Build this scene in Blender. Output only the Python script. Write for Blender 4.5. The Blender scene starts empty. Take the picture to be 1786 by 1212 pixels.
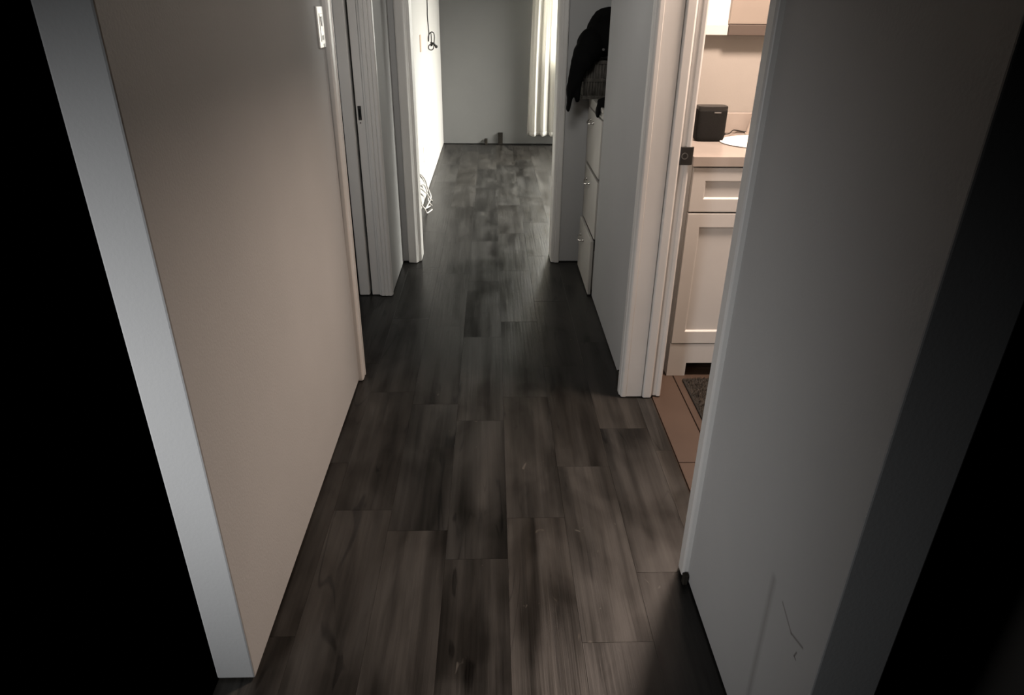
import bpy, bmesh, math, random
from mathutils import Vector, Matrix
random.seed(7)
scn = bpy.context.scene
COL = scn.collection
R = math.radians

# ------------------------------------------------------------------ camera
CAM_H = 1.45
cam_d = bpy.data.cameras.new('camera'); cam = bpy.data.objects.new('camera', cam_d); COL.objects.link(cam)
cam_d.sensor_fit = 'HORIZONTAL'; cam_d.sensor_width = 36.0
cam_d.lens = 36.0 * 1188.878 / 1786.0
cam_d.clip_start = 0.02
f_ = 1188.878
def _k(u, v): return Vector(((u - 893) / f_, -(v - 606) / f_, -1.0))
_y = _k(857, 0).normalized(); _z = -_k(866, 2940).normalized()
_z = (_z - _y * _z.dot(_y)).normalized(); _x = _y.cross(_z)
Rm = Matrix((_x, _y, _z))
cam.matrix_world = Matrix.Translation((0, 0, CAM_H)) @ Rm.to_4x4()
scn.camera = cam

# ------------------------------------------------------------------ light
scn.view_settings.view_transform = 'Standard'; scn.view_settings.look = 'None'
scn.view_settings.gamma = 1.0; scn.view_settings.exposure = 0.0; scn.view_settings.use_curve_mapping = False
w = bpy.data.worlds.new('world'); scn.world = w; w.use_nodes = True
w.node_tree.nodes['Background'].inputs[0].default_value = (0, 0, 0, 1)
w.node_tree.nodes['Background'].inputs[1].default_value = 0.0

def area(name, loc, target, sx, sy, energy, color, spread=180):
    d = bpy.data.lights.new(name, 'AREA'); d.shape = 'RECTANGLE'; d.size = sx; d.size_y = sy
    d.energy = energy; d.color = color; d.spread = R(spread)
    o = bpy.data.objects.new(name, d); COL.objects.link(o); o.location = loc
    o.rotation_euler = (Vector(target) - Vector(loc)).to_track_quat('-Z', 'Y').to_euler()
    return o
def point(name, loc, energy, color, rad):
    d = bpy.data.lights.new(name, 'POINT'); d.energy = energy; d.color = color; d.shadow_soft_size = rad
    o = bpy.data.objects.new(name, d); COL.objects.link(o); o.location = loc
    return o
# daylight outside the bedroom's two windows
area('daylight_far_window', (1.06, 8.3, 1.55), (1.06, 5.0, 1.2), 1.1, 1.4, 130, (1.0, 0.97, 0.91))
area('daylight_side_window', (2.95, 6.1, 2.15), (-0.54, 6.2, 0.05), 3.1, 0.6, 165, (1.0, 0.96, 0.90), 64)
# warm lamp under the bathroom ceiling
bl = area('bathroom_lamp', (1.06, 2.27, 2.40), (1.06, 2.27, 0), 0.34, 0.34, 76, (1.0, 0.785, 0.655)); bl.data.shape = 'DISK'
# unseen fills added: a cool one at the near left, a weak one mid-hall
area('near_room_fill', (-1.5, -.15, 1.0), (-0.3, 1.35, 0.55), 0.6, 0.5, 3.9, (0.97, 0.98, 1.0), 62)
area('hall_fill', (0.0, 2.1, 1.85), (0.0, 4.2, 0.95), 0.4, 0.3, 4.0, (1.0, 0.97, 0.93), 115)
area('daylight_left_room', (-1.9, 3.05, 1.0), (0.5, 3.05, 0.6), 0.6, 0.8, 1.1, (1.0, 0.98, 0.95), 90)

# ------------------------------------------------------------------ materials
def mat(name, color, rough=0.6, spec=0.5, metal=0.0):
    m = bpy.data.materials.new(name); m.use_nodes = True
    b = m.node_tree.nodes['Principled BSDF']
    b.inputs['Base Color'].default_value = (*color, 1); b.inputs['Roughness'].default_value = rough
    b.inputs['Specular IOR Level'].default_value = spec; b.inputs['Metallic'].default_value = metal
    return m
def nodes(m): return m.node_tree.nodes, m.node_tree.links, m.node_tree.nodes['Principled BSDF']
def noisy(name, c1, c2, scale=(8, 8, 8), rough=0.6, spec=0.4, bump=0.0, bscale=60, detail=5, coord='Object'):
    m = mat(name, c1, rough, spec); N, L, b = nodes(m)
    tc = N.new('ShaderNodeTexCoord'); mp = N.new('ShaderNodeMapping'); mp.inputs['Scale'].default_value = scale
    L.new(tc.outputs[coord], mp.inputs['Vector'])
    n = N.new('ShaderNodeTexNoise'); n.inputs['Scale'].default_value = 1; n.inputs['Detail'].default_value = detail
    L.new(mp.outputs[0], n.inputs['Vector'])
    r = N.new('ShaderNodeValToRGB'); r.color_ramp.elements[0].position = 0.3; r.color_ramp.elements[1].position = 0.7
    r.color_ramp.elements[0].color = (*c1, 1); r.color_ramp.elements[1].color = (*c2, 1)
    L.new(n.outputs['Fac'], r.inputs['Fac']); L.new(r.outputs['Color'], b.inputs['Base Color'])
    if bump:
        n2 = N.new('ShaderNodeTexNoise'); n2.inputs['Scale'].default_value = bscale; n2.inputs['Detail'].default_value = 3
        L.new(tc.outputs[coord], n2.inputs['Vector'])
        bp = N.new('ShaderNodeBump'); bp.inputs['Strength'].default_value = bump; bp.inputs['Distance'].default_value = 0.003
        L.new(n2.outputs['Fac'], bp.inputs['Height']); L.new(bp.outputs['Normal'], b.inputs['Normal'])
    return m
WALL = noisy('grey_wall_paint', (0.39, 0.39, 0.385), (0.42, 0.42, 0.415), (2, 2, 2), 0.72, 0.25, 0.12, 150)
def scuffed(name, segs):
    """wall paint with a few scuff lines given as segments in the wall's own object space (Y, Z)"""
    m = noisy(name, (0.39, 0.39, 0.385), (0.42, 0.42, 0.415), (2, 2, 2), 0.72, 0.25, 0.12, 150)
    N, L, b = nodes(m)
    src = b.inputs['Base Color'].links[0].from_socket
    tc = N.new('ShaderNodeTexCoord'); sp = N.new('ShaderNodeSeparateXYZ'); L.new(tc.outputs['Object'], sp.inputs[0])
    cb = N.new('ShaderNodeCombineXYZ'); L.new(sp.outputs['Y'], cb.inputs['X']); L.new(sp.outputs['Z'], cb.inputs['Y'])
    def vm(op, a, bb=None, s=None):
        n = N.new('ShaderNodeVectorMath'); n.operation = op
        for i, q in enumerate((a, bb)):
            if q is None: continue
            if isinstance(q, tuple): n.inputs[i].default_value = q
            else: L.new(q, n.inputs[i])
        if s is not None: L.new(s, n.inputs['Scale'])
        return n
    for (a, c, wd, stg) in segs:
        a = (a[0], a[1], 0); d = (c[0] - a[0], c[1] - a[1], 0); l2 = d[0] ** 2 + d[1] ** 2
        pa = vm('SUBTRACT', cb.outputs[0], a)
        dt = vm('DOT_PRODUCT', pa.outputs[0], d)
        dv = N.new('ShaderNodeMath'); dv.operation = 'DIVIDE'; dv.use_clamp = True
        L.new(dt.outputs['Value'], dv.inputs[0]); dv.inputs[1].default_value = l2
        sc = vm('SCALE', d, None, dv.outputs[0])
        df = vm('SUBTRACT', pa.outputs[0], sc.outputs[0]); ln = vm('LENGTH', df.outputs[0])
        mr = N.new('ShaderNodeMapRange'); mr.inputs['From Min'].default_value = 0; mr.inputs['From Max'].default_value = wd
        mr.inputs['To Min'].default_value = stg; mr.inputs['To Max'].default_value = 0
        L.new(ln.outputs['Value'], mr.inputs['Value'])
        mx = N.new('ShaderNodeMixRGB'); L.new(mr.outputs[0], mx.inputs['Fac']); L.new(src, mx.inputs[1])
        mx.inputs[2].default_value = (0.10, 0.09, 0.075, 1); src = mx.outputs[0]
    L.new(src, b.inputs['Base Color'])
    return m
WALL_SCUFF = scuffed('grey_wall_paint_with_scuffs', [((.912, .445), (.86, .423), .004, .7), ((.86, .423), (.816, .438), .004, .75),
    ((.829, .410), (.833, .396), .003, .9), ((.833, .396), (.826, .395), .003, .9), ((.961, .454), (.948, .12), .016, .35)])
WALL_WARM = noisy('bathroom_wall_paint', (0.315, 0.29, 0.262), (0.33, 0.305, 0.277), (2, 2, 2), 0.7, 0.25, 0.08, 150)
CEIL = mat('ceiling_white', (0.6, 0.59, 0.56), 0.9, 0.1)
TRIM = noisy('white_trim_paint', (0.60, 0.585, 0.56), (0.66, 0.645, 0.62), (6, 6, 3), 0.42, 0.45, 0.05, 80)
DARKGAP = mat('dark_gap_under_wall', (0.015, 0.013, 0.011), 0.95, 0.05)
CAB = noisy('white_cabinet_paint', (0.52, 0.50, 0.475), (0.56, 0.54, 0.51), (4, 4, 4), 0.45, 0.4)
DRESS = noisy('grey_white_drawer_paint', (0.44, 0.42, 0.385), (0.48, 0.46, 0.42), (4, 4, 4), 0.5, 0.4)
STONE = noisy('pale_countertop', (0.31, 0.27, 0.24), (0.36, 0.315, 0.28), (9, 9, 9), 0.25, 0.5)
PORC = mat('white_porcelain', (0.93, 0.91, 0.87), 0.12, 0.6)
BLACKM = noisy('black_metal', (0.012, 0.011, 0.010), (0.02, 0.018, 0.016), (20, 20, 20), 0.4, 0.5)
BLACKF = noisy('black_speaker_fabric', (0.006, 0.006, 0.0055), (0.010, 0.0095, 0.009), (200, 200, 200), 0.85, 0.2, 0.4, 600)
BLACKG = noisy('black_garment_cloth', (0.0025, 0.0025, 0.0025), (0.005, 0.005, 0.005), (14, 14, 14), 0.95, 0.1, 0.3, 90)
GREYP = mat('grey_plastic', (0.11, 0.105, 0.10), 0.4, 0.5)
CHROME = mat('chrome', (0.8, 0.78, 0.75), 0.12, 0.5, 1.0)
PLATE = mat('white_gloss_plastic', (0.86, 0.85, 0.82), 0.13, 0.9)
SLOT = mat('dark_slot', (0.01, 0.01, 0.01), 0.8, 0.1)
GREYPL = mat('grey_switch_toggle', (0.26, 0.255, 0.25), 0.4, 0.5)
TANP = mat('tan_plastic', (0.36, 0.24, 0.16), 0.5, 0.4)
WICK = noisy('dark_wicker', (0.035, 0.032, 0.027), (0.12, 0.11, 0.095), (60, 60, 18), 0.75, 0.3)
CORDB = mat('black_cord', (0.012, 0.011, 0.010), 0.55, 0.4)
CORDW = mat('grey_white_cord', (0.42, 0.40, 0.38), 0.5, 0.4)
SHIM = noisy('dark_wood_offcut', (0.014, 0.012, 0.010), (0.03, 0.026, 0.02), (30, 30, 6), 0.8, 0.2)
RUG = noisy('charcoal_rug_pile', (0.035, 0.030, 0.026), (0.10, 0.085, 0.07), (90, 90, 90), 0.95, 0.1)
RUGB = mat('dark_rug_backing', (0.03, 0.027, 0.024), 0.9, 0.1)
SHADEPANEL = noisy('shaded_cabinet_panel', (0.235, 0.20, 0.17), (0.265, 0.225, 0.19), (5, 5, 5), 0.5, 0.4)  # shade on the wall cabinet's right half, put into the panel colour
SHADERAIL = mat('shaded_cabinet_rail', (0.085, 0.066, 0.055), 0.5, 0.4)  # the same shade painted into the rail below that panel
GROUT = mat('dark_grout', (0.045, 0.032, 0.024), 0.9, 0.1)
TILE = noisy('brown_floor_tile', (0.056, 0.036, 0.026), (0.066, 0.043, 0.031), (7, 7, 7), 0.45, 0.4, 0.05, 60)
CERAM = mat('cream_ceramic', (0.55, 0.48, 0.42), 0.25, 0.5)

def plank_mat():
    m = mat('grey_brown_wood_plank', (0.05, 0.045, 0.04), 0.4, 0.42); N, L, b = nodes(m)
    tc = N.new('ShaderNodeTexCoord'); oi = N.new('ShaderNodeObjectInfo')
    ad = N.new('ShaderNodeVectorMath'); ad.operation = 'ADD'
    ml = N.new('ShaderNodeMath'); ml.operation = 'MULTIPLY'; ml.inputs[1].default_value = 61.0
    L.new(oi.outputs['Random'], ml.inputs[0]); L.new(tc.outputs['Object'], ad.inputs[0]); L.new(ml.outputs[0], ad.inputs[1])
    def noise(sc, detail, dist=0.0):
        mp = N.new('ShaderNodeMapping'); mp.inputs['Scale'].default_value = sc; L.new(ad.outputs[0], mp.inputs['Vector'])
        n = N.new('ShaderNodeTexNoise'); n.inputs['Scale'].default_value = 1; n.inputs['Detail'].default_value = detail
        n.inputs['Distortion'].default_value = dist; L.new(mp.outputs[0], n.inputs['Vector']); return n.outputs['Fac']
    def ramp(src, p0, c0, p1, c1):
        r = N.new('ShaderNodeValToRGB'); e = r.color_ramp.elements
        e[0].position = p0; e[0].color = (*c0, 1); e[1].position = p1; e[1].color = (*c1, 1)
        L.new(src, r.inputs['Fac']); return r.outputs['Color']
    def mul(a, c, fac=1.0):
        x = N.new('ShaderNodeMixRGB'); x.blend_type = 'MULTIPLY'; x.inputs['Fac'].default_value = fac
        L.new(a, x.inputs[1]); L.new(c, x.inputs[2]); return x.outputs[0]
    g1 = noise((16, 1.1, 4), 6, 0.4); g2 = noise((90, 2.6, 9), 4, 0.2); pa = noise((5, 2.6, 3), 3, 0.6)
    base = ramp(g1, 0.30, (0.0115, 0.0107, 0.0095), 0.72, (0.029, 0.027, 0.0238))
    base = mul(base, ramp(g2, 0.33, (0.72, 0.72, 0.72), 0.66, (1.08, 1.07, 1.06)))
    base = mul(base, ramp(pa, 0.34, (0.68, 0.67, 0.66), 0.66, (1.15, 1.15, 1.15)))
    # dark knots and checks
    kn = noise((11, 2.2, 3), 2, 1.6)
    base = mul(base, ramp(kn, 0.285, (0.2, 0.18, 0.16), 0.335, (1, 1, 1)))
    # long dark checks: thin contour lines of a stretched noise, kept only in places
    ck = noise((13, 1.5, 2), 1, 0.8); msk = noise((5, 1.9, 2), 1, 0.0)
    sb = N.new('ShaderNodeMath'); sb.operation = 'SUBTRACT'; L.new(ck, sb.inputs[0]); sb.inputs[1].default_value = 0.5
    ab = N.new('ShaderNodeMath'); ab.operation = 'ABSOLUTE'; L.new(sb.outputs[0], ab.inputs[0])
    line = ramp(ab.outputs[0], 0.004, (0.25, 0.23, 0.21), 0.013, (1, 1, 1))
    lm = N.new('ShaderNodeMixRGB'); L.new(ramp(msk, 0.55, (0, 0, 0), 0.62, (1, 1, 1)), lm.inputs['Fac'])
    lm.inputs[1].default_value = (1, 1, 1, 1); L.new(line, lm.inputs[2])
    base = mul(base, lm.outputs[0])
    # a few pale scrapes
    pl = noise((24, 13, 5), 2, 1.0)
    x = N.new('ShaderNodeMixRGB'); L.new(ramp(pl, 0.735, (0, 0, 0), 0.78, (0.55, 0.55, 0.55)), x.inputs['Fac'])
    L.new(base, x.inputs[1]); x.inputs[2].default_value = (0.10, 0.092, 0.08, 1); base = x.outputs[0]
    base = mul(base, oi.outputs['Color'])
    L.new(base, b.inputs['Base Color'])
    rr = N.new('ShaderNodeMapRange'); rr.inputs['To Min'].default_value = 0.28; rr.inputs['To Max'].default_value = 0.50
    mixn = N.new('ShaderNodeMath'); mixn.operation = 'ADD'; L.new(g1, mixn.inputs[0]); L.new(pa, mixn.inputs[1])
    hf = N.new('ShaderNodeMapRange'); hf.inputs['From Min'].default_value = 0.75; hf.inputs['From Max'].default_value = 1.25
    L.new(mixn.outputs[0], hf.inputs['Value'])
    L.new(hf.outputs[0], rr.inputs['Value']); L.new(rr.outputs[0], b.inputs['Roughness'])
    sr = N.new('ShaderNodeMapRange'); sr.inputs['To Min'].default_value = 0.16; sr.inputs['To Max'].default_value = 0.52
    L.new(hf.outputs[0], sr.inputs['Value']); L.new(sr.outputs[0], b.inputs['Specular IOR Level'])
    bp = N.new('ShaderNodeBump'); bp.inputs['Strength'].default_value = 0.35; bp.inputs['Distance'].default_value = 0.002
    L.new(g2, bp.inputs['Height']); L.new(bp.outputs['Normal'], b.inputs['Normal'])
    return m
PLANK = plank_mat()

def curtain_mat():
    m = bpy.data.materials.new('white_sheer_curtain'); m.use_nodes = True; N = m.node_tree.nodes; L = m.node_tree.links
    b = N['Principled BSDF']; b.inputs['Base Color'].default_value = (0.90, 0.88, 0.84, 1); b.inputs['Roughness'].default_value = 0.9
    b.inputs['Specular IOR Level'].default_value = 0.1
    t = N.new('ShaderNodeBsdfTranslucent'); t.inputs['Color'].default_value = (0.92, 0.90, 0.85, 1)
    tc = N.new('ShaderNodeTexCoord'); wv = N.new('ShaderNodeTexNoise'); wv.inputs['Scale'].default_value = 220
    L.new(tc.outputs['Object'], wv.inputs['Vector'])
    bp = N.new('ShaderNodeBump'); bp.inputs['Strength'].default_value = 0.1; L.new(wv.outputs['Fac'], bp.inputs['Height'])
    L.new(bp.outputs['Normal'], b.inputs['Normal'])
    mx = N.new('ShaderNodeMixShader'); mx.inputs['Fac'].default_value = 0.45
    L.new(b.outputs[0], mx.inputs[1]); L.new(t.outputs[0], mx.inputs[2])
    L.new(mx.outputs[0], N['Material Output'].inputs['Surface']); return m
CURT = curtain_mat()
def glass_mat():
    m = bpy.data.materials.new('window_glass'); m.use_nodes = True; N = m.node_tree.nodes; L = m.node_tree.links
    t = N.new('ShaderNodeBsdfTransparent'); t.inputs['Color'].default_value = (0.97, 0.98, 0.97, 1)
    g = N.new('ShaderNodeBsdfGlossy'); g.inputs['Roughness'].default_value = 0.02
    mx = N.new('ShaderNodeMixShader'); mx.inputs['Fac'].default_value = 0.06
    L.new(t.outputs[0], mx.inputs[1]); L.new(g.outputs[0], mx.inputs[2])
    L.new(mx.outputs[0], N['Material Output'].inputs['Surface']); return m
GLASS = glass_mat()

# ------------------------------------------------------------------ mesh helpers
def box(bm, x0, x1, y0, y1, z0, z1):
    vs = [bm.verts.new((x, y, z)) for x in (x0, x1) for y in (y0, y1) for z in (z0, z1)]
    for q in ((0, 1, 3, 2), (4, 6, 7, 5), (0, 4, 5, 1), (2, 3, 7, 6), (0, 2, 6, 4), (1, 5, 7, 3)):
        bm.faces.new([vs[i] for i in q])
def prism(bm, pts, a0, a1, axis=2):
    """extrude a closed 2-D outline along an axis: axis 2 -> (x,y), axis 1 -> (x,z), axis 0 -> (y,z)"""
    def P(p, a): return {2: (p[0], p[1], a), 1: (p[0], a, p[1]), 0: (a, p[0], p[1])}[axis]
    lo = [bm.verts.new(P(p, a0)) for p in pts]; hi = [bm.verts.new(P(p, a1)) for p in pts]
    n = len(pts)
    for i in range(n): bm.faces.new((lo[i], lo[(i + 1) % n], hi[(i + 1) % n], hi[i]))
    bm.faces.new(lo); bm.faces.new(hi)
def cyl(bm, c, r, h, axis=2, n=20, r2=None):
    r2 = r if r2 is None else r2
    rings = []
    for a, rr in ((0, r), (h, r2)):
        ring = []
        for i in range(n):
            t = 2 * math.pi * i / n; u, v = rr * math.cos(t), rr * math.sin(t)
            d = {2: (u, v, a), 1: (u, a, v), 0: (a, u, v)}[axis]
            ring.append(bm.verts.new((c[0] + d[0], c[1] + d[1], c[2] + d[2])))
        rings.append(ring)
    for i in range(n): bm.faces.new((rings[0][i], rings[0][(i + 1) % n], rings[1][(i + 1) % n], rings[1][i]))
    bm.faces.new(rings[0]); bm.faces.new(rings[1])
def tube(bm, pts, r, n=8, sub=6):
    """smooth tube through points (Catmull-Rom)"""
    P = [Vector(p) for p in pts]; Q = []
    for i in range(len(P) - 1):
        p0 = P[max(i - 1, 0)]; p1 = P[i]; p2 = P[i + 1]; p3 = P[min(i + 2, len(P) - 1)]
        for k in range(sub):
            t = k / sub
            Q.append(0.5 * ((2 * p1) + (p2 - p0) * t + (2 * p0 - 5 * p1 + 4 * p2 - p3) * t * t + (3 * p1 - p0 - 3 * p2 + p3) * t ** 3))
    Q.append(P[-1]); prev = None; up = Vector((0.31, 0.17, 0.93)).normalized()
    for i, q in enumerate(Q):
        d = (Q[min(i + 1, len(Q) - 1)] - Q[max(i - 1, 0)]).normalized()
        s = d.cross(up)
        if s.length < 1e-3: s = d.cross(Vector((1, 0, 0)))
        s.normalize(); t2 = s.cross(d).normalized(); up = t2
        ring = [bm.verts.new(q + r * (s * math.cos(2 * math.pi * j / n) + t2 * math.sin(2 * math.pi * j / n))) for j in range(n)]
        if prev:
            for j in range(n): bm.faces.new((prev[j], prev[(j + 1) % n], ring[(j + 1) % n], ring[j]))
        else: bm.faces.new(ring)
        prev = ring
    bm.faces.new(prev)
def bev(bm, w_, seg=1, only=None):
    bmesh.ops.recalc_face_normals(bm, faces=bm.faces[:])
    ed = [e for e in bm.edges if len(e.link_faces) == 2 and e.calc_face_angle(0) > 0.6 and (only is None or only(e))]
    bmesh.ops.bevel(bm, geom=ed, offset=w_, segments=seg, profile=0.5, affect='EDGES')
def mesh_ob(name, bm, m, parent=None, loc=None, smooth=False, world=None):
    """one mesh object; coordinates in bm are in world space when loc is given (origin moved to loc)"""
    bmesh.ops.recalc_face_normals(bm, faces=bm.faces[:])
    if loc is not None: bmesh.ops.translate(bm, verts=bm.verts[:], vec=-Vector(loc))
    me = bpy.data.meshes.new(name); bm.to_mesh(me); bm.free(); me.materials.append(m)
    if smooth: 
        for p in me.polygons: p.use_smooth = True
    o = bpy.data.objects.new(name, me); COL.objects.link(o)
    if parent is not None: o.parent = parent
    if loc is not None: o.location = Vector(loc) - (wl(parent) if parent is not None else Vector())
    return o
def wl(o):
    v = Vector()
    while o is not None: v = v + o.location; o = o.parent
    return v
def part(name, bm, m, parent, smooth=False):
    """bm in world coordinates; origin put on the parent's origin"""
    base = wl(parent)
    o = mesh_ob(name, bm, m, None, base, smooth); o.parent = parent; o.location = (0, 0, 0)
    return o
def tag(o, label, cat=None, group=None, kind=None):
    if label: o['label'] = label
    if cat: o['category'] = cat
    if group: o['group'] = group
    if kind: o['kind'] = kind
    return o
def thing(name, loc, label, cat, group=None):
    o = bpy.data.objects.new(name, None); COL.objects.link(o); o.location = loc; o.empty_display_size = 0.05
    return tag(o, label, cat, group)
def struct(name, bm, m, label, loc=(0, 0, 0), smooth=False):
    o = mesh_ob(name, bm, m, None, loc, smooth); return tag(o, label, None, None, 'structure')
def B(*boxes, bevel=0.0, seg=1):
    bm = bmesh.new()
    for b in boxes: box(bm, *b)
    if bevel: bev(bm, bevel, seg)
    return bm

# ------------------------------------------------------------------ dimensions
WL, WR = -0.566, 0.545           # hall wall faces
ZC = 2.44                        # ceiling
GAP = 0.008                      # dark gap where the baseboards are missing
YX = 4.016                       # cross wall with the bedroom opening
YF = 7.90                        # bedroom far wall
HEAD = 2.05

# ------------------------------------------------------------------ floor: planks one by one
sub = bmesh.new(); box(sub, -.655, 0.65, 0.35, 4.1, -0.05, -0.007); box(sub, -1.3, -.655, 2.5, 4.1, -0.05, -0.007); box(sub, -0.56, 2.55, 4.0, 8.05, -0.05, -0.007); box(sub, .545, 1.2, 3.3, 4.1, -0.05, -.007)
floor = struct('floor', sub, DARKGAP, 'dark grey brown wood plank floor running down the hall', (0, 0, 0))
PW = 0.1825; X0 = 0.043
ends = {-7: 1.1, -6: 2.2, -5: 1.32, -4: 1.96, -3: 1.709, -2: 2.345, -1: 1.49, 0: 1.665, 1: 1.195, 2: 1.43, 3: 2.02}
forced = {(-2, 2.345): .62, (1, 1.195): .55, (-3, 1.709): .85, (0, 2.40): .86, (-1, 2.22): .8}
def add_plank(x0, x1, y0, y1, tone):
    g = 0.00015
    bm = bmesh.new(); box(bm, x0 + g, x1 - g, y0 + g, y1 - g, -0.007, 0.0)
    bev(bm, 0.0003, 1, lambda e: all(v.co.z > -0.001 for v in e.verts))
    o = mesh_ob('plank', bm, PLANK, floor, ((x0 + x1) / 2, (y0 + y1) / 2, 0))
    warm = random.uniform(-.03, .03)
    o.color = (tone * (1 + warm), tone, tone * (1 - warm), 1)
for k in range(-7, 14):
    xa, xb = X0 + (k - 1) * PW + PW, X0 + k * PW + PW
    step = 0.733
    y = ends.get(k, random.uniform(1.0, 1.7))
    while y > 0.4: y -= step
    while y < YF:
        y1 = y + step
        tone = random.uniform(.70, 1.22)
        for (kk, yy), tt in forced.items():
            if kk == k and abs(y1 - yy) < .05: tone = tt
        # cut the plank to the rooms it lies in
        a, c = max(y, 0.4), min(y1, YF - .001)
        lo_x = -1.25 if (a > 2.4 and c < 3.6) else (-0.70 if c < 4.0 else -0.555)
        segs = [(a, c)]
        for cut in (1.30, 2.56, 3.48, 4.03): 
            nx = []
            for (p, q) in segs:
                if p < cut - .02 and q > cut + .02 and (xa < -0.69 or xb > 0.6 or xa < -.54 and cut > 4): nx += [(p, cut), (cut, q)]
                else: nx.append((p, q))
            segs = nx
        for (p, q) in segs:
            mid = (p + q) / 2
            if mid < 1.30: lx, hx = -0.655, 0.60
            elif mid < 2.56: lx, hx = -0.62, 0.652
            elif mid < 3.48: lx, hx = -1.25, 0.60
            elif mid < 4.03: lx, hx = -0.72, 1.15
            else: lx, hx = -0.55, 2.5
            x0_, x1_ = max(xa, lx), min(xb, hx)
            if x1_ - x0_ > 0.02 and q - p > 0.02: add_plank(x0_, x1_, p, q, tone)
        y = y1

# ------------------------------------------------------------------ room shell
def wall(name, label, boxes, m=WALL, bevel=0.0, plinth=True):
    bm = bmesh.new()
    for b in boxes:
        x0, x1, y0, y1, z0, z1 = b
        box(bm, x0, x1, y0, y1, GAP if z0 == 0 else z0, z1)
    if bevel: bev(bm, bevel, 2)
    o = struct(name, bm, m, label)
    if plinth:
        pb = bmesh.new(); n = 0
        for b in boxes:
            if b[4] == 0: box(pb, b[0] + .012, b[1] - .012, b[2] + .012, b[3] - .012, -0.007, GAP + .002); n += 1
        if n: part('sole_plate', pb, DARKGAP, o)
        else: pb.free()
    return o
wall('wall_left', 'grey painted hall wall on the left with a free near end', [(-.655, WL, 1.103, 2.545, 0, ZC)], bevel=.004)
wall('wall_left_far', 'short grey hall wall on the left beyond the door opening', [(-.69, -.546, 3.56, YX, 0, ZC), (-.61, -.546, 3.492, 3.56, 0, ZC), (-.69, WL, 2.50, 3.50, HEAD, ZC)])
wall('wall_right', 'grey scuffed hall wall nearest on the right', [(WR, .66, .76, 1.44, 0, ZC)], WALL_SCUFF, bevel=.003)
wall('wall_right_far', 'grey hall wall between the bathroom door and the drawers', [(WR, .66, 2.395, 3.455, 0, ZC), (WR, .66, 1.40, 2.42, HEAD, ZC)], bevel=.002)
wall('wall_crossing', 'grey wall at the end of the hall around the bedroom opening', [(.39, 2.6, YX, 4.13, 0, ZC), (-.69, -.485, YX, 4.13, 0, ZC), (-.5, .4, YX, 4.13, HEAD, ZC)])
wall('wall_closet_back', 'grey back wall behind the built in drawers', [(1.16, 1.26, 3.3, YX, 0, ZC)])
wall('wall_bedroom_left', 'white sunlit wall on the left of the bedroom', [(-.69, -.542, 4.12, 8.02, 0, ZC)],
     noisy('white_bedroom_wall_paint', (0.36, 0.35, 0.335), (0.38, 0.37, 0.355), (2, 2, 2), 0.7, 0.25, 0.06, 150))
WX0, WX1, WZ0, WZ1 = .61, 1.52, .86, 2.06
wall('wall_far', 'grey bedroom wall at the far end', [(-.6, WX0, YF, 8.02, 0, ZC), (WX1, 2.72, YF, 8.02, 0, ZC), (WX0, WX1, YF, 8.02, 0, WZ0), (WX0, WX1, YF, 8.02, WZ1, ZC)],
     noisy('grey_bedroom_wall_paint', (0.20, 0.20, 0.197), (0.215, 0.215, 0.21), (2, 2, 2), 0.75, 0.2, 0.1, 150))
wall('wall_bedroom_right', 'grey bedroom wall with a side window on the right', [(2.6, 2.72, 4.1, 4.6, 0, ZC), (2.6, 2.72, 7.7, 7.95, 0, ZC), (2.6, 2.72, 4.6, 7.7, 0, 1.45), (2.6, 2.72, 4.6, 7.7, 2.3, ZC)])
wall('wall_bathroom_near', 'wall on the near side of the bathroom', [(.66, 2.35, 1.02, 1.14, 0, ZC)], WALL_WARM)
wall('wall_bathroom_far', 'warm lit bathroom wall behind the vanity', [(.66, 2.35, 3.108, 3.21, 0, ZC)], WALL_WARM)
wall('wall_bathroom_right', 'bathroom wall on the right', [(2.30, 2.40, 1.02, 3.21, 0, ZC)], WALL_WARM)
struct('ceiling', B((-.69, .66, .76, 4.05, ZC, ZC + .05), (-.69, 2.72, 4.0, 8.02, ZC, ZC + .05), (.6, 2.4, 1.02, 4.05, ZC, ZC + .05)), CEIL, 'white ceiling over hall, bathroom and bedroom')

# bathroom floor: tiles one by one
bf = struct('bathroom_floor', B((.654, 2.3, 1.1, 3.11, -.05, -.008)), GROUT, 'brown tiled bathroom floor beside the hall planks')
xs = [.656, .786, 1.236, 1.686, 2.136, 2.29]; ys = [1.15, 1.948, 2.86, 3.1]
ys = [1.15, 1.49, 1.948, 2.64, 3.1]
for i in range(len(xs) - 1):
    for j in range(len(ys) - 1):
        if j == 0 and i == 0: pass
        bm = bmesh.new(); box(bm, xs[i] + .002, xs[i + 1] - .002, ys[j] + .002, ys[j + 1] - .002, -.008, -.001)
        bev(bm, .0015, 1, lambda e: all(v.co.z > -.002 for v in e.verts))
        mesh_ob('tile', bm, TILE, bf, ((xs[i] + xs[i + 1]) / 2, (ys[j] + ys[j + 1]) / 2, 0))

# ------------------------------------------------------------------ trim: casings and jambs
def trim(name, label, outline, z0=.004, z1=HEAD + .06, bevel=.0015, m=TRIM, lean=0.0):
    bm = bmesh.new(); prism(bm, outline, z0, z1)
    for v in bm.verts: v.co.y += lean * v.co.z
    if bevel: bev(bm, bevel, 1)
    return struct(name, bm, m, label)
# near casing of the left opening (face at x=-.547) with a bead on its far edge
trim('trim_1', 'narrow white casing at the near side of the left opening', [(-.60, 2.538), (WL, 2.53), (-.553, 2.531), (-.548, 2.537), (-.548, 2.570), (-.552, 2.573), (-.552, 2.577), (-.546, 2.581), (-.546, 2.588), (-.553, 2.592), (-.655, 2.592), (-.655, 2.548), (-.60, 2.548)], lean=.026)
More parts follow.
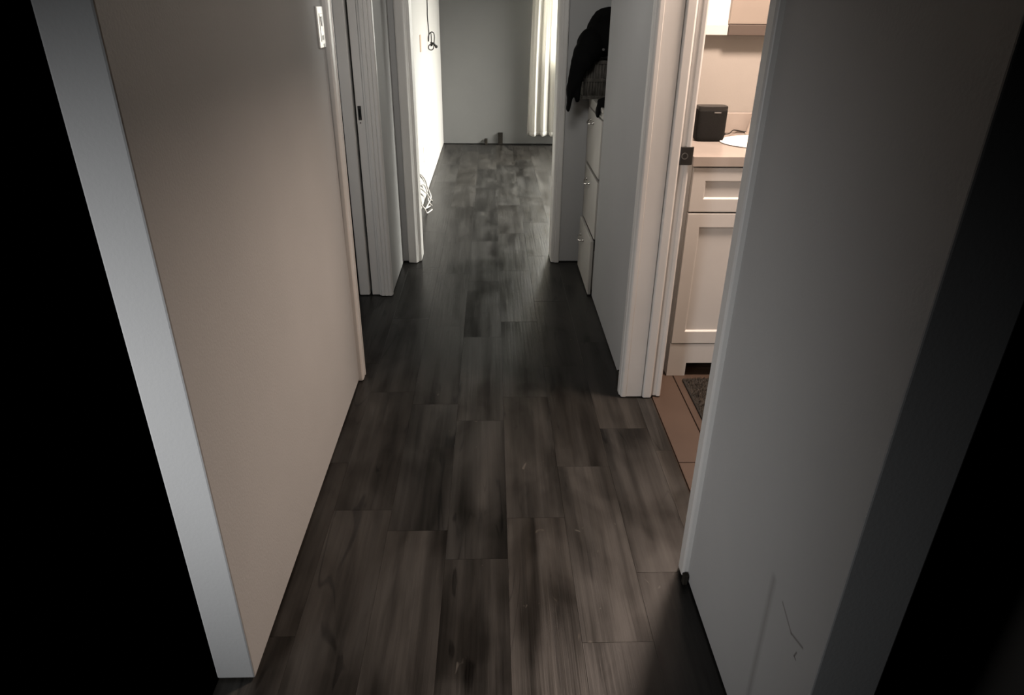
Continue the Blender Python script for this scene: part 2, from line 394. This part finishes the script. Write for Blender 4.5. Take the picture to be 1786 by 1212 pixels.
# far jamb of the left opening, in two halves with a dark slot between, then a moulded casing
t2 = trim('trim_2', 'white door jamb with a black latch plate in the left opening', [(-.656, 3.482), (-.614, 3.482), (-.614, 3.56), (-.656, 3.56)])
trim('trim_3', 'white jamb strip beyond the black slot in the left opening', [(-.725, 3.484), (-.720, 3.478), (-.674, 3.478), (-.6695, 3.484), (-.6695, 3.56), (-.725, 3.56)])
struct('trim_4', B((-.6695, -.656, 3.555, 3.57, 0, HEAD + .06)), SLOT, 'dark slot in the jamb of the left opening')
def arc(cx, cy, r, a0, a1, n=6): return [(cx + r * math.cos(R(a0 + (a1 - a0) * i / n)), cy + r * math.sin(R(a0 + (a1 - a0) * i / n))) for i in range(n + 1)]
trim('trim_5', 'moulded white casing with a rounded edge beside the left jamb',
     [(-.614, 3.50), (-.614, 3.474), (-.606, 3.471), (-.602, 3.466), (-.588, 3.465), (-.585, 3.469), (-.581, 3.465), (-.568, 3.465), (-.565, 3.469), (-.561, 3.466)] + arc(-.556, 3.478, .0125, -80, 0) + [(-.5435, 3.50)], bevel=0)
sp = part('strike_plate', B((-.648, -.632, 3.4785, 3.483, .922, .988), bevel=.001), BLACKM, t2)
part('latch_hole', B((-.644, -.636, 3.4775, 3.4795, .935, .974)), SLOT, sp)
part('screw', B((-.643, -.637, 3.4795, 3.4825, .906, .912)), GREYP, t2)
# casing pieces of the bedroom opening
trim('trim_6', 'white rounded casing at the left of the bedroom opening',
     [(-.512, 4.02), (-.512, 4.000), (-.505, 3.996), (-.478, 3.992)] + arc(-.470, 4.002, .011, -100, -10) + [(-.452, 4.006), (-.452, 4.020), (-.444, 4.022), (-.444, 4.028), (-.436, 4.03), (-.436, 4.16), (-.512, 4.16)], bevel=0)
trim('trim_7', 'white casing at the right of the bedroom opening', [(.412, 4.02), (.412, 3.998), (.405, 3.994), (.386, 3.994), (.383, 3.998), (.376, 3.998), (.366, 4.004), (.362, 4.012), (.362, 4.16), (.412, 4.16)])
# bathroom door: near casing, far casing, jamb, stop, inner casing
trim('trim_8', 'white casing strip at the near side of the bathroom doorway', [(.575, 1.402), (.548, 1.398), (.534, 1.402), (.530, 1.408), (.530, 1.440), (.534, 1.449), (.538, 1.453), (.66, 1.453), (.66, 1.435), (.575, 1.435)], z0=.012)
trim('trim_9', 'white casing at the far side of the bathroom doorway', [(.546, 2.393), (.546, 2.386), (.531, 2.386), (.526, 2.390), (.524, 2.402), (.520, 2.406), (.520, 2.440), (.526, 2.448), (.548, 2.45)])
t10 = trim('trim_10', 'white bathroom door jamb with a black latch plate', [(.540, 2.400), (.540, 2.390), (.6115, 2.390), (.6115, 2.398), (.690, 2.398), (.690, 2.410), (.66, 2.412), (.66, 2.420), (.548, 2.420)])
trim('trim_11', 'white door stop strip on the bathroom jamb', [(.614, 2.399), (.614, 2.384), (.618, 2.380), (.645, 2.380), (.651, 2.387), (.651, 2.399)])
trim('trim_12', 'white inner casing of the bathroom doorway', [(.672, 2.399), (.672, 2.393), (.684, 2.391), (.690, 2.396), (.690, 2.47), (.672, 2.47)])
# black strike plate with a curled lip
bm = bmesh.new(); pts = []
z0, z1 = .944, 1.006
prism(bm, [(.652, 2.3985), (.652, 2.388), (.688, 2.386), (.696, 2.389), (.700, 2.396), (.697, 2.398), (.693, 2.392), (.688, 2.3905), (.66, 2.394), (.66, 2.3985)], z0, z1)
bev(bm, .002, 2); sp = part('strike_plate', bm, BLACKM, t10)
bm = bmesh.new()
n = 20; ro, ri = .0115, .0085
cx_, cz_ = .668, .975
for i in range(n):
    a, b_ = 2 * math.pi * i / n, 2 * math.pi * (i + 1) / n
    vs = [bm.verts.new((cx_ + rr * math.cos(t), yy, cz_ + rr * math.sin(t))) for yy in (2.3885, 2.3855) for rr, t in ((ro, a), (ro, b_), (ri, b_), (ri, a))]
    bm.faces.new(vs[4:]); bm.faces.new((vs[0], vs[1], vs[5], vs[4])); bm.faces.new((vs[2], vs[3], vs[7], vs[6]))
part('latch_ring', bm, GREYP, sp)

# ------------------------------------------------------------------ windows of the bedroom
fr = bmesh.new()
for b in ((WX0, WX1, YF + .01, YF + .10, WZ0, WZ0 + .05), (WX0, WX1, YF + .01, YF + .10, WZ1 - .05, WZ1), (WX0, WX0 + .05, YF + .01, YF + .10, WZ0, WZ1), (WX1 - .05, WX1, YF + .01, YF + .10, WZ0, WZ1), (WX0, WX1, YF + .03, YF + .08, 1.43, 1.47)): box(fr, *b)
w1 = struct('window_1', fr, TRIM, 'white framed bedroom window behind the curtain')
part('pane', B((WX0 + .045, WX1 - .045, YF + .053, YF + .057, WZ0 + .045, WZ1 - .045)), GLASS, w1)
fr = bmesh.new()
for b in ((2.61, 2.70, 4.6, 7.7, 1.45, 1.49), (2.61, 2.70, 4.6, 7.7, 2.26, 2.30), (2.61, 2.70, 4.6, 4.64, 1.45, 2.3), (2.61, 2.70, 7.66, 7.7, 1.45, 2.3)): box(fr, *b)
w2 = struct('window_2', fr, TRIM, 'wide high window in the right wall of the bedroom')
part('pane', B((2.653, 2.657, 4.63, 7.67, 1.48, 2.27)), GLASS, w2)

# ------------------------------------------------------------------ curtain
def curtain():
    t = thing('curtain', (.60, 7.80, .11), 'white sheer curtain panel hanging at the bedroom window', 'curtain')
    bm = bmesh.new(); nx, nz = 90, 40; rows = []
    for j in range(nz + 1):
        v = j / nz; z = .112 + (2.14 - .112) * v; row = []
        left = .392 + .055 * v ** 1.3
        for i in range(nx + 1):
            u = i / nx; x = left + (0.93 - left) * u
            amp = .020 + .010 * (1 - v)
            ph = u * 2 * math.pi * 5.2 + .5 * math.sin(3 * v)
            y = 7.80 + amp * math.sin(ph) + .010 * math.sin(2.3 * ph + 2 * v) * (1 - .5 * v)
            zz = z + (1 - v) ** 8 * .006 * math.sin(ph * 1.0 + 1)
            row.append(bm.verts.new((x, y, zz)))
        rows.append(row)
    for j in range(nz):
        for i in range(nx): bm.faces.new((rows[j][i], rows[j][i + 1], rows[j + 1][i + 1], rows[j + 1][i]))
    o = part('curtain_panel', bm, CURT, t, True)
    s = o.modifiers.new('thickness', 'SOLIDIFY'); s.thickness = .0012
    # stitched hem along the bottom
    bm = bmesh.new(); rr = []
    for k, (zo, yo) in enumerate(((.0, -.0035), (.045, -.0035))):
        rr.append([])
        for i in range(nx + 1):
            v = 0 if k == 0 else .045 / 2.03
            src = rows_pos[(k, i)] if False else None
            u = i / nx; left = .392 + .055 * v ** 1.3; x = left + (0.93 - left) * u
            ph = u * 2 * math.pi * 5.2 + .5 * math.sin(3 * v); amp = .020 + .010 * (1 - v)
            y = 7.80 + amp * math.sin(ph) + .010 * math.sin(2.3 * ph + 2 * v) * (1 - .5 * v)
            rr[k].append(bm.verts.new((x, y + yo, .112 + zo + (1 - v) ** 8 * .006 * math.sin(ph + 1))))
    for i in range(nx): bm.faces.new((rr[0][i], rr[0][i + 1], rr[1][i + 1], rr[1][i]))
    h = part('hem', bm, CURT, t, True); s = h.modifiers.new('thickness', 'SOLIDIFY'); s.thickness = .001
    rod = thing('curtain_rod', (1.05, 7.80, 2.15), 'slim metal curtain rod over the bedroom window', 'curtain rod')
    bm = bmesh.new(); cyl(bm, (.33, 7.80, 2.15), .010, 1.45, 0, 14); part('rod', bm, BLACKM, rod, False)
    for x in (.37, 1.74): part('bracket', B((x - .008, x + .008, 7.80, 7.90, 2.135, 2.147)), BLACKM, rod)
curtain()

# ------------------------------------------------------------------ built-in drawers in the closet recess
DX = .540; DT = .982
dr = thing('dresser', (.80, 3.73, 0), 'grey white chest of three drawers built into the recess', 'dresser')
part('carcass', B((DX + .018, 1.15, 3.47, 3.485, 0.0, DT - .02), (DX + .018, 1.15, 3.995, 4.010, 0.0, DT - .02), (1.12, 1.15, 3.485, 3.995, 0, DT - .02), (DX + .004, DX + .03, 3.955, 4.012, 0.0, DT - .02), (DX + .02, DX + .03, 3.47, 3.96, .0, .04), (DX + .004, DX + .03, 3.46, 3.97, .932, DT - .02)), DRESS, dr)
part('top_board', B((DX, 1.155, 3.462, 4.014, DT - .02, DT), bevel=.002), DRESS, dr)
for i, (za, zb, out) in enumerate(((.640, .925, .000), (.322, .622, .002), (.008, .312, .017))):
    g = B((DX - out, DX + .018 - out, 3.468, 3.950, za, zb), bevel=.003, seg=2)
    d = part('drawer', g, DRESS, dr)
    box_b = bmesh.new()
    for b in ((DX + .018 - out, 1.0, 3.49, 3.50, za + .02, zb - .06), (DX + .018 - out, 1.0, 3.92, 3.93, za + .02, zb - .06), (DX + .018 - out, 1.0, 3.49, 3.93, za + .02, za + .03)): box(box_b, *b)
    part('drawer_box', box_b, DRESS, d)
    zc = za + .232 if i else .872; zc = (.872, .553, .228)[i]
    hb = bmesh.new(); x = DX - out
    tube(hb, [(x, 3.850, zc + .004), (x - .016, 3.846, zc), (x - .024, 3.820, zc - .004), (x - .025, 3.795, zc - .005), (x - .024, 3.770, zc - .004), (x - .016, 3.744, zc), (x, 3.740, zc + .004)], .0048, 8, 5)
    for yy in (3.85, 3.74): cyl(hb, (x - .004, yy, zc + .004), .010, .0045, 0, 14)
    tag(part('handle', hb, CHROME, d, True), 'shiny chrome bow handle')

# ------------------------------------------------------------------ wicker basket on the drawers
bx0, bx1, by0, by1, bz0, bz1 = .484, .93, 3.85, 4.0, DT, 1.172
bk = thing('wicker_basket', (.70, 3.92, DT), 'dark wicker basket on the chest of drawers under the black garment', 'basket')
part('basket_shell', B((bx0 + .008, bx1 - .008, by0 + .008, by0 + .014, bz0 + .004, bz1 - .006), (bx0 + .008, bx1 - .008, by1 - .014, by1 - .008, bz0 + .004, bz1 - .006), (bx0 + .008, bx0 + .014, by0 + .014, by1 - .014, bz0 + .004, bz1 - .006), (bx1 - .014, bx1 - .008, by0 + .014, by1 - .014, bz0 + .004, bz1 - .006), (bx0 + .008, bx1 - .008, by0 + .008, by1 - .008, bz0, bz0 + .006)), WICK, bk)
wb = bmesh.new()
def rods(p, q, n):
    for i in range(n + 1):
        t = i / n; x = p[0] + (q[0] - p[0]) * t; y = p[1] + (q[1] - p[1]) * t
        cyl(wb, (x, y, bz0 + .003), .0045 + .0012 * random.random(), bz1 - bz0 - .006, 2, 6)
rods((bx0 + .006, by0 + .006), (bx1 - .006, by0 + .006), 30); rods((bx0 + .006, by0 + .006), (bx0 + .006, by1 - .006), 10)
rods((bx1 - .006, by0 + .006), (bx1 - .006, by1 - .006), 10); rods((bx0 + .006, by1 - .006), (bx1 - .006, by1 - .006), 30)
o = part('wicker_stakes', wb, WICK, bk, True); o['kind'] = 'stuff'
for zz, nm in ((bz0 + .008, 'bottom_rim'), ((bz0 + bz1) / 2, 'middle_band'), (bz1 - .007, 'top_rim')):
    rb = bmesh.new()
    for a_, c_ in (((bx0, by0), (bx1, by0)), ((bx1, by0), (bx1, by1)), ((bx1, by1), (bx0, by1)), ((bx0, by1), (bx0, by0))):
        for off in (-.004, .004): tube(rb, [(a_[0], a_[1], zz + off), (c_[0], c_[1], zz + off)], .0055, 6, 1)
    part(nm, rb, WICK, bk, True)

# black garment heaped on the basket, its sleeves hanging over the front
def lump(bm, c, r, rot=(0, 0, 0), sub_=3):
    r_ = bmesh.ops.create_icosphere(bm, subdivisions=sub_, radius=1.0)
    M = Matrix.Translation(c) @ Matrix.Rotation(rot[1], 4, 'Y') @ Matrix.Rotation(rot[0], 4, 'X') @ Matrix.Rotation(rot[2], 4, 'Z') @ Matrix.Diagonal((*r, 1))
    bmesh.ops.transform(bm, matrix=M, verts=r_['verts'])
def chain(bm, pts, rads, depth):
    for (p, q, ra, rb) in zip(pts[:-1], pts[1:], rads[:-1], rads[1:]):
        for k in range(6):
            t = k / 6; c = Vector(p).lerp(Vector(q), t); r = ra + (rb - ra) * t
            lump(bm, c, (r, depth, r * 1.5), (0, 0, 0), 2)
gm = thing('black_garment', (.62, 3.80, 1.17), 'black garment heaped over the wicker basket with its sleeves hanging down', 'clothing')
bm = bmesh.new()
lump(bm, (.70, 3.91, 1.275), (.19, .10, .085)); lump(bm, (.585, 3.87, 1.275), (.095, .085, .085)); lump(bm, (.62, 3.88, 1.325), (.12, .085, .10), (0, .3, 0)); lump(bm, (.80, 3.9, 1.35), (.20, .09, .14)); lump(bm, (.575, 3.87, 1.315), (.085, .08, .075)); lump(bm, (.66, 3.88, 1.345), (.11, .08, .075), (0, -.5, 0))
lump(bm, (.515, 3.84, 1.245), (.075, .085, .085)); lump(bm, (.80, 3.90, 1.24), (.12, .10, .055)); lump(bm, (.478, 3.81, 1.195), (.058, .06, .075))
chain(bm, [(.462, 3.80, 1.19), (.442, 3.785, 1.13), (.432, 3.78, 1.085), (.410, 3.775, 1.03), (.408, 3.772, .98), (.403, 3.77, .942)], [.044, .042, .036, .020, .018, .013], .028)
chain(bm, [(.458, 3.80, 1.13), (.454, 3.79, 1.075), (.452, 3.785, 1.03), (.451, 3.785, .985)], [.026, .022, .016, .0145], .024)
body = part('garment_body', bm, BLACKG, gm, True)
rm = body.modifiers.new('remesh', 'REMESH'); rm.mode = 'VOXEL'; rm.voxel_size = .0065; rm.use_smooth_shade = True
tx = bpy.data.textures.new('folds', 'CLOUDS'); tx.noise_scale = .07; tx.noise_depth = 2
dm = body.modifiers.new('folds', 'DISPLACE'); dm.texture = tx; dm.strength = .016; dm.mid_level = .5
sm = body.modifiers.new('smooth', 'SMOOTH'); sm.factor = .5; sm.iterations = 3
bm = bmesh.new(); cyl(bm, (.567, 3.745, 1.232), .006, .012, 1, 14); tag(part('snap_button', bm, GREYP, gm), 'small grey snap button')
bm = bmesh.new(); lump(bm, (.60, 3.575, DT + .022), (.075, .045, .024)); lump(bm, (.553, 3.56, DT + .004), (.030, .040, .022)); lump(bm, (.530, 3.553, DT - .022), (.012, .034, .032))
bd = tag(mesh_ob('cloth_bundle', bm, BLACKG, None, (.58, 3.57, DT), True), 'small black cloth bundle drooping over the edge of the drawers', 'cloth')
rm = bd.modifiers.new('remesh', 'REMESH'); rm.mode = 'VOXEL'; rm.voxel_size = .006; rm.use_smooth_shade = True

# ------------------------------------------------------------------ light switch on the left wall
sw = thing('light_switch', (WL, 2.498, 1.365), 'white switch plate with a grey slider on the left wall beside the casing', 'switch')
part('switch_plate', B((WL, WL + .006, 2.455, 2.541, 1.302, 1.427), bevel=.0022, seg=2), PLATE, sw)
part('frame_inset', B((WL + .0055, WL + .0075, 2.478, 2.518, 1.322, 1.405), bevel=.0008), PLATE, sw)
bm = bmesh.new(); prism(bm, [(2.486, 1.396), (2.510, 1.396), (2.506, 1.376), (2.501, 1.367), (2.495, 1.367), (2.490, 1.376)], WL + .0075, WL + .0095, 0); bev(bm, .001)
tag(part('slider', bm, GREYPL, sw), 'dark grey slider')
for k in range(3): part('indicator_slot', B((WL + .0074, WL + .0081, 2.488 + .0095 * k, 2.493 + .0095 * k, 1.326, 1.340)), GREYPL, sw)
part('corner_mark', B((WL + .0055, WL + .0068, 2.505, 2.532, 1.304, 1.314)), GREYPL, sw)

# ------------------------------------------------------------------ bathroom vanity
VY = 2.586; CT = .937
va = thing('vanity_cabinet', (1.15, 2.85, 0), 'white shaker vanity cabinet seen through the bathroom doorway', 'cabinet')
VX0, VX1 = .757, 1.62
bm = bmesh.new()
for b in ((VX0, VX0 + .02, VY + .002, 3.10, .06, .900), (VX1 - .02, VX1, VY + .002, 3.10, .06, .900), (VX0 + .02, VX1 - .02, VY + .012, 3.10, .155, .170), (VX0 + .02, VX1 - .02, 3.08, 3.10, .17, .90), (VX0 + .02, VX1 - .02, VY + .012, VY + .03, .70, .735), (VX0 + .02, VX1 - .02, VY + .012, VY + .03, .885, .90), (1.19, 1.21, VY + .012, 3.08, .17, .90)): box(bm, *b)
part('carcass', bm, CAB, va)
def shaker(x0, x1, z0, z1, y, th, rx, rz):
    bm = bmesh.new(); box(bm, x0, x1, y, y + th, z0, z1)
    bmesh.ops.recalc_face_normals(bm, faces=bm.faces[:])
    f = [q for q in bm.faces if q.normal.y < -.9][0]
    vs = [bm.verts.new(p) for p in ((x0 + rx, y, z0 + rz), (x1 - rx, y, z0 + rz), (x1 - rx, y, z1 - rz), (x0 + rx, y, z1 - rz))]
    ov = sorted(f.verts, key=lambda v: (v.co.z, v.co.x)); o4 = [ov[0], ov[1], ov[3], ov[2]]
    bm.faces.remove(f)
    for i in range(4): bm.faces.new((o4[i], o4[(i + 1) % 4], vs[(i + 1) % 4], vs[i]))
    vi = [bm.verts.new(v.co + Vector(((.006 if v.co.x < (x0 + x1) / 2 else -.006), .008, (.005 if v.co.z < (z0 + z1) / 2 else -.005)))) for v in vs]
    for i in range(4): bm.faces.new((vs[i], vs[(i + 1) % 4], vi[(i + 1) % 4], vi[i]))
    bm.faces.new(vi); bev(bm, .0012)
    return bm
for (a, c) in ((VX0 + .003, 1.198), (1.202, VX1 - .003)):
    part('drawer', shaker(a, c, .727, .896, VY - .016, .018, .050, .050), CAB, va)
    part('door', shaker(a, c, .158, .720, VY - .016, .018, .050, .055), CAB, va)
bm = bmesh.new(); prism(bm, [(VX0, .154), (VX0, .0), (.836, .0), (.836, .062), (VX1 - .08, .062), (VX1 - .08, .0), (VX1, .0), (VX1, .154)], VY - .014, VY + .006, 1); part('base_apron', bm, CAB, va)
part('toe_board', B((VX0 + .02, VX1 - .02, VY + .09, VY + .10, 0, .155)), DARKGAP, va)
part('side_foot', B((VX0, VX0 + .02, VY + .006, 3.10, 0, .06)), CAB, va)

ct = thing('countertop', (1.15, 2.85, .902), 'pale vanity countertop with a backsplash and a white basin', 'countertop')
bm = bmesh.new(); SX, SY, SA, SB = 1.145, 2.852, .200, .150; n = 48
tx0, tx1, ty0, ty1, tz0, tz1 = VX0 - .004, VX1 + .01, VY - .022, 3.106, .902, CT
def ray_rect(t):
    c, s = math.cos(t), math.sin(t); k = 1e9
    if abs(c) > 1e-6: k = min(k, ((tx1 - SX) if c > 0 else (tx0 - SX)) / c)
    if abs(s) > 1e-6: k = min(k, ((ty1 - SY) if s > 0 else (ty0 - SY)) / s)
    return SX + c * k, SY + s * k
angs = sorted(set([2 * math.pi * i / n for i in range(n)] + [math.atan2(y - SY, x - SX) % (2 * math.pi) for x in (tx0, tx1) for y in (ty0, ty1)]))
rings = [[], [], [], []]
for t in angs:
    ox, oy = ray_rect(t); ix, iy = SX + SA * math.cos(t), SY + SB * math.sin(t)
    for r_, p in zip(rings, ((ox, oy, tz0), (ox, oy, tz1), (ix, iy, tz1), (ix, iy, tz0))): r_.append(bm.verts.new(p))
N_ = len(angs)
for a_, b_ in ((0, 1), (1, 2), (2, 3), (3, 0)):
    for i in range(N_): bm.faces.new((rings[a_][i], rings[a_][(i + 1) % N_], rings[b_][(i + 1) % N_], rings[b_][i]))
part('counter_slab', bm, STONE, ct)
part('backsplash', B((VX0, VX1, 3.088, 3.106, CT, 1.022), bevel=.002), STONE, ct)
bm = bmesh.new(); prof = [(1.03, .004), (1.0, .007), (.965, .004), (.93, -.02), (.86, -.07), (.72, -.11), (.5, -.132), (.12, -.138), (.10, -.143), (.6, -.142), (.9, -.09), (.985, -.03), (.998, 0.0)]
rg = []
for (s, dz) in prof: rg.append([bm.verts.new((SX + SA * s * math.cos(2 * math.pi * i / n), SY + SB * s * math.sin(2 * math.pi * i / n), CT + dz)) for i in range(n)])
for a_, b_ in zip(rg[:-1], rg[1:]):
    for i in range(n): bm.faces.new((a_[i], a_[(i + 1) % n], b_[(i + 1) % n], b_[i]))
tag(part('basin', bm, PORC, ct, True), 'oval white basin')
# faucet behind the basin
fa = thing('faucet', (1.145, 3.045, CT), 'pale tapered faucet behind the white basin', 'faucet')
bm = bmesh.new(); cyl(bm, (1.145, 3.045, CT), .040, .007, 2, 24); cyl(bm, (1.145, 3.045, CT + .007), .036, .085, 2, 24, .020); part('faucet_body', bm, CERAM, fa)
bm = bmesh.new(); tube(bm, [(1.145, 3.045, CT + .075), (1.145, 3.03, CT + .098), (1.145, 2.99, CT + .105), (1.145, 2.95, CT + .095), (1.145, 2.935, CT + .075)], .011, 10, 5); part('spout', bm, CHROME, fa, True)
bm = bmesh.new(); tube(bm, [(1.145, 3.05, CT + .085), (1.145, 3.06, CT + .11), (1.145, 3.035, CT + .128)], .006, 8, 4); part('lever', bm, CHROME, fa, True)
# ------------------------------------------------------------------ black smart speaker on the counter
sk = thing('speaker', (.894, 2.925, CT), 'black rounded square speaker standing on the vanity counter', 'speaker')
SD = .55
def sq_ring(bm, cx, cy, z, h, e=5.0, n=48):
    r = []
    for i in range(n):
        t = 2 * math.pi * i / n; c, s = math.cos(t), math.sin(t)
        r.append(bm.verts.new((cx + h * math.copysign(abs(c) ** (2 / e), c), cy + SD * h * math.copysign(abs(s) ** (2 / e), s), z)))
    return r
def loft(bm, rs):
    for a_, b_ in zip(rs[:-1], rs[1:]):
        for i in range(len(a_)): bm.faces.new((a_[i], a_[(i + 1) % len(a_)], b_[(i + 1) % len(a_)], b_[i]))
    bm.faces.new(rs[0]); bm.faces.new(rs[-1])
SCX, SCY, SH = .901, 2.905, .061
bm = bmesh.new(); loft(bm, [sq_ring(bm, SCX, SCY, CT + z, SH * s) for z, s in ((.0, .84), (.004, .92), (.012, .98), (.024, 1), (.118, 1), (.1245, .995))]); part('fabric_body', bm, BLACKF, sk, True)
bm = bmesh.new(); loft(bm, [sq_ring(bm, SCX, SCY, CT + z, SH * s) for z, s in ((.1245, .99), (.126, 1.0), (.134, 1.0), (.138, .985), (.139, .95))]); part('top_cap', bm, BLACKM, sk, False)
part('badge', B((SCX + .002, SCX + .030, SCY - SD * SH - .0015, SCY - SD * SH + .004, CT + .112, CT + .117), bevel=.0008), GREYP, sk)
bm = bmesh.new(); tube(bm, [(SCX + .055, 2.955, CT + .016), (SCX + .075, 2.958, CT + .015), (SCX + .088, 2.965, CT + .016)], .0055, 8, 4)
cbp = tag(mesh_ob('power_cable', bm, CORDB, None, (SCX + .07, 2.96, CT), True), 'thin black power cable running from the speaker along the counter', 'cable')
bm = bmesh.new(); tube(bm, [(SCX + .086, 2.964, CT + .016), (SCX + .115, 2.99, CT + .014), (SCX + .145, 3.035, CT + .020), (SCX + .18, 3.083, CT + .012), (SCX + .24, 3.084, CT + .004), (SCX + .40, 3.084, CT + .004)], .0024, 8, 6); part('cord', bm, CORDB, cbp, True)

# ------------------------------------------------------------------ wall cabinet above the vanity
wc = thing('wall_cabinet', (1.25, 3.05, 1.33), 'white cabinet mounted on the wall above the vanity with its right panel tinted tan as shade', 'cabinet')
part('body', B((.80, 1.70, 3.075, 3.107, 1.37, 1.95)), PORC, wc)
part('bottom_rail', B((.80, .972, 3.062, 3.107, 1.330, 1.370), bevel=.002), CAB, wc)
tag(part('panel', B((.972, 1.70, 3.058, 3.075, 1.372, 1.95), bevel=.002), SHADEPANEL, wc), 'flat panel tinted tan as shade')
tag(part('panel_rail', B((.9725, 1.70, 3.052, 3.107, 1.330, 1.371), bevel=.002), SHADERAIL, wc), 'bottom rail tinted brown as shade')

# ------------------------------------------------------------------ rug on the bathroom tiles
rg_ = thing('bath_rug', (1.2, 2.28, 0), 'charcoal shaggy rug on the brown bathroom tiles before the vanity', 'rug')
part('backing', B((.815, 1.62, 2.02, 2.53, -.001, .010), bevel=.003), RUGB, rg_)
bm = bmesh.new()
for k in range(11000):
    x = random.uniform(.82, 1.615); y = random.uniform(2.025, 2.525); h = random.uniform(.008, .016); a = random.uniform(0, 6.28); r_ = .0022
    dx, dy = random.uniform(-.006, .006), random.uniform(-.006, .006)
    vs = [bm.verts.new((x + r_ * math.cos(a + q), y + r_ * math.sin(a + q), .009)) for q in (0, 2.09, 4.19)]; tp = bm.verts.new((x + dx, y + dy, .009 + h))
    for i in range(3): bm.faces.new((vs[i], vs[(i + 1) % 3], tp))
p_ = part('pile', bm, RUG, rg_); p_['kind'] = 'stuff'

# ------------------------------------------------------------------ things on the bedroom's bright wall
BX = -.542
cd = thing('hanging_cable', (BX, 6.5, 1.05), 'black power cord hanging down the sunlit bedroom wall with a coiled end', 'cable')
bm = bmesh.new(); tube(bm, [(BX + .006, 6.40, 2.1), (BX + .006, 6.39, 1.7), (BX + .007, 6.38, 1.41), (BX + .007, 6.35, 1.33), (BX + .010, 6.36, 1.245), (BX + .014, 6.35, 1.199)], .0046, 8, 6); part('cord', bm, CORDB, cd, True)
bm = bmesh.new(); tube(bm, [(-.528, 6.35, 1.199), (-.530, 6.352, 1.174), (-.5345, 6.352, 1.13), (-.535, 6.35, 1.159), (-.528, 6.346, 1.183), (-.516, 6.345, 1.199), (-.500, 6.345, 1.204), (-.487, 6.345, 1.194), (-.483, 6.348, 1.167), (-.487, 6.35, 1.13), (-.493, 6.352, 1.086), (-.498, 6.353, 1.073), (-.509, 6.354, 1.065), (-.523, 6.354, 1.065), (-.533, 6.353, 1.072), (-.536, 6.352, 1.085), (-.532, 6.35, 1.099), (-.521, 6.348, 1.107), (-.510, 6.346, 1.105), (-.509, 6.342, 1.141), (-.509, 6.341, 1.181), (-.513, 6.345, 1.199)], .0042, 8, 6); part('coil', bm, CORDB, cd, True)
bm = bmesh.new(); tube(bm, [(-.509, 6.338, 1.13), (-.511, 6.336, 1.098), (-.500, 6.334, 1.118), (-.488, 6.334, 1.112), (-.476, 6.335, 1.099)], .0085, 8, 4); cyl(bm, (-.469, 6.322, 1.092), .012, .028, 1, 14); part('plug', bm, CORDB, cd, True)
def outlet(y, z, name, label, m, slots):
    t = thing(name, (BX, y, z), label, 'outlet')
    part('plate', B((BX, BX + .005, y - .037, y + .037, z - .06, z + .06), bevel=.0018), m, t)
    if slots:
        for dz in (.026, -.026):
            f_ = part('socket', B((BX + .0045, BX + .0065, y - .017, y + .017, z + dz - .018, z + dz + .018), bevel=.001), m, t)
            bm = bmesh.new()
            for dy in (-.007, .007): box(bm, BX + .0062, BX + .007, y + dy - .0016, y + dy + .0016, z + dz - .006, z + dz + .009)
            part('slot', bm, SLOT, f_)
    return t
outlet(5.575, .345, 'wall_outlet', 'white wall outlet low on the sunlit bedroom wall', PLATE, True)
o = outlet(5.68, 1.15, 'wall_plate', 'small tan wall plate on the sunlit bedroom wall', TANP, False)
wc_ = thing('white_cable', (-.50, 5.35, 0), 'tangled pale cable coiled on the floor against the sunlit bedroom wall', 'cable')
bm = bmesh.new(); x = BX + .012
tube(bm, [(x, 4.55, .415), (x, 4.813, .367), (x, 5.16, .277), (x, 5.432, .174), (x, 5.60, .075), (x + .012, 5.64, .022), (x + .025, 5.60, .006), (x + .032, 5.46, .006), (x + .026, 5.35, .006), (x + .02, 5.20, .008)], .0055, 8, 7); part('outer_loop', bm, CORDW, wc_, True)
bm = bmesh.new(); x = BX + .018
tube(bm, [(x + .04, 5.28, .006), (x + .01, 5.16, .02), (x, 5.048, .08), (x, 4.972, .15), (x, 4.905, .224), (x, 4.95, .246), (x, 5.122, .216), (x, 5.331, .153), (x + .003, 5.43, .092), (x + .008, 5.44, .04), (x + .02, 5.40, .007), (x + .05, 5.30, .006)], .0055, 8, 7); part('inner_loop', bm, CORDW, wc_, True)
bm = bmesh.new(); x = BX + .030
tube(bm, [(x, 4.60, .31), (x, 4.80, .265), (x, 4.966, .218), (x, 5.195, .139), (x, 5.37, .078), (x + .01, 5.46, .02), (x + .03, 5.44, .006)], .0055, 8, 6); part('lower_loop', bm, CORDW, wc_, True)
bm = bmesh.new()
tube(bm, [(x, 4.62, .217), (x, 4.79, .164), (x + .004, 4.906, .108), (x + .012, 5.02, .05), (x + .02, 5.08, .007), (x + .05, 5.18, .006)], .0055, 8, 6); part('tail', bm, CORDW, wc_, True)

# ------------------------------------------------------------------ loose offcuts left from laying the floor
def offcut(name, b, label):
    bm = B(b, bevel=.002); return tag(mesh_ob(name, bm, SHIM, None, ((b[0] + b[1]) / 2, (b[2] + b[3]) / 2, b[4])), label, 'offcut', 'dark wood offcuts at the wall feet')
offcut('wood_offcut', (-.082, -.048, 7.85, 7.896, 0, .065), 'short dark block standing at the foot of the far bedroom wall')
offcut('wood_offcut', (.070, .122, 7.87, 7.896, 0, .130), 'taller narrow dark block standing at the foot of the far bedroom wall')
offcut('wood_offcut', (.527, .541, 2.495, 2.515, 0, .062), 'dark sliver of wood upright against the far bathroom casing')
offcut('wood_offcut', (.528, .542, 1.380, 1.397, 0, .034), 'small dark chip of wood at the foot of the near bathroom casing')
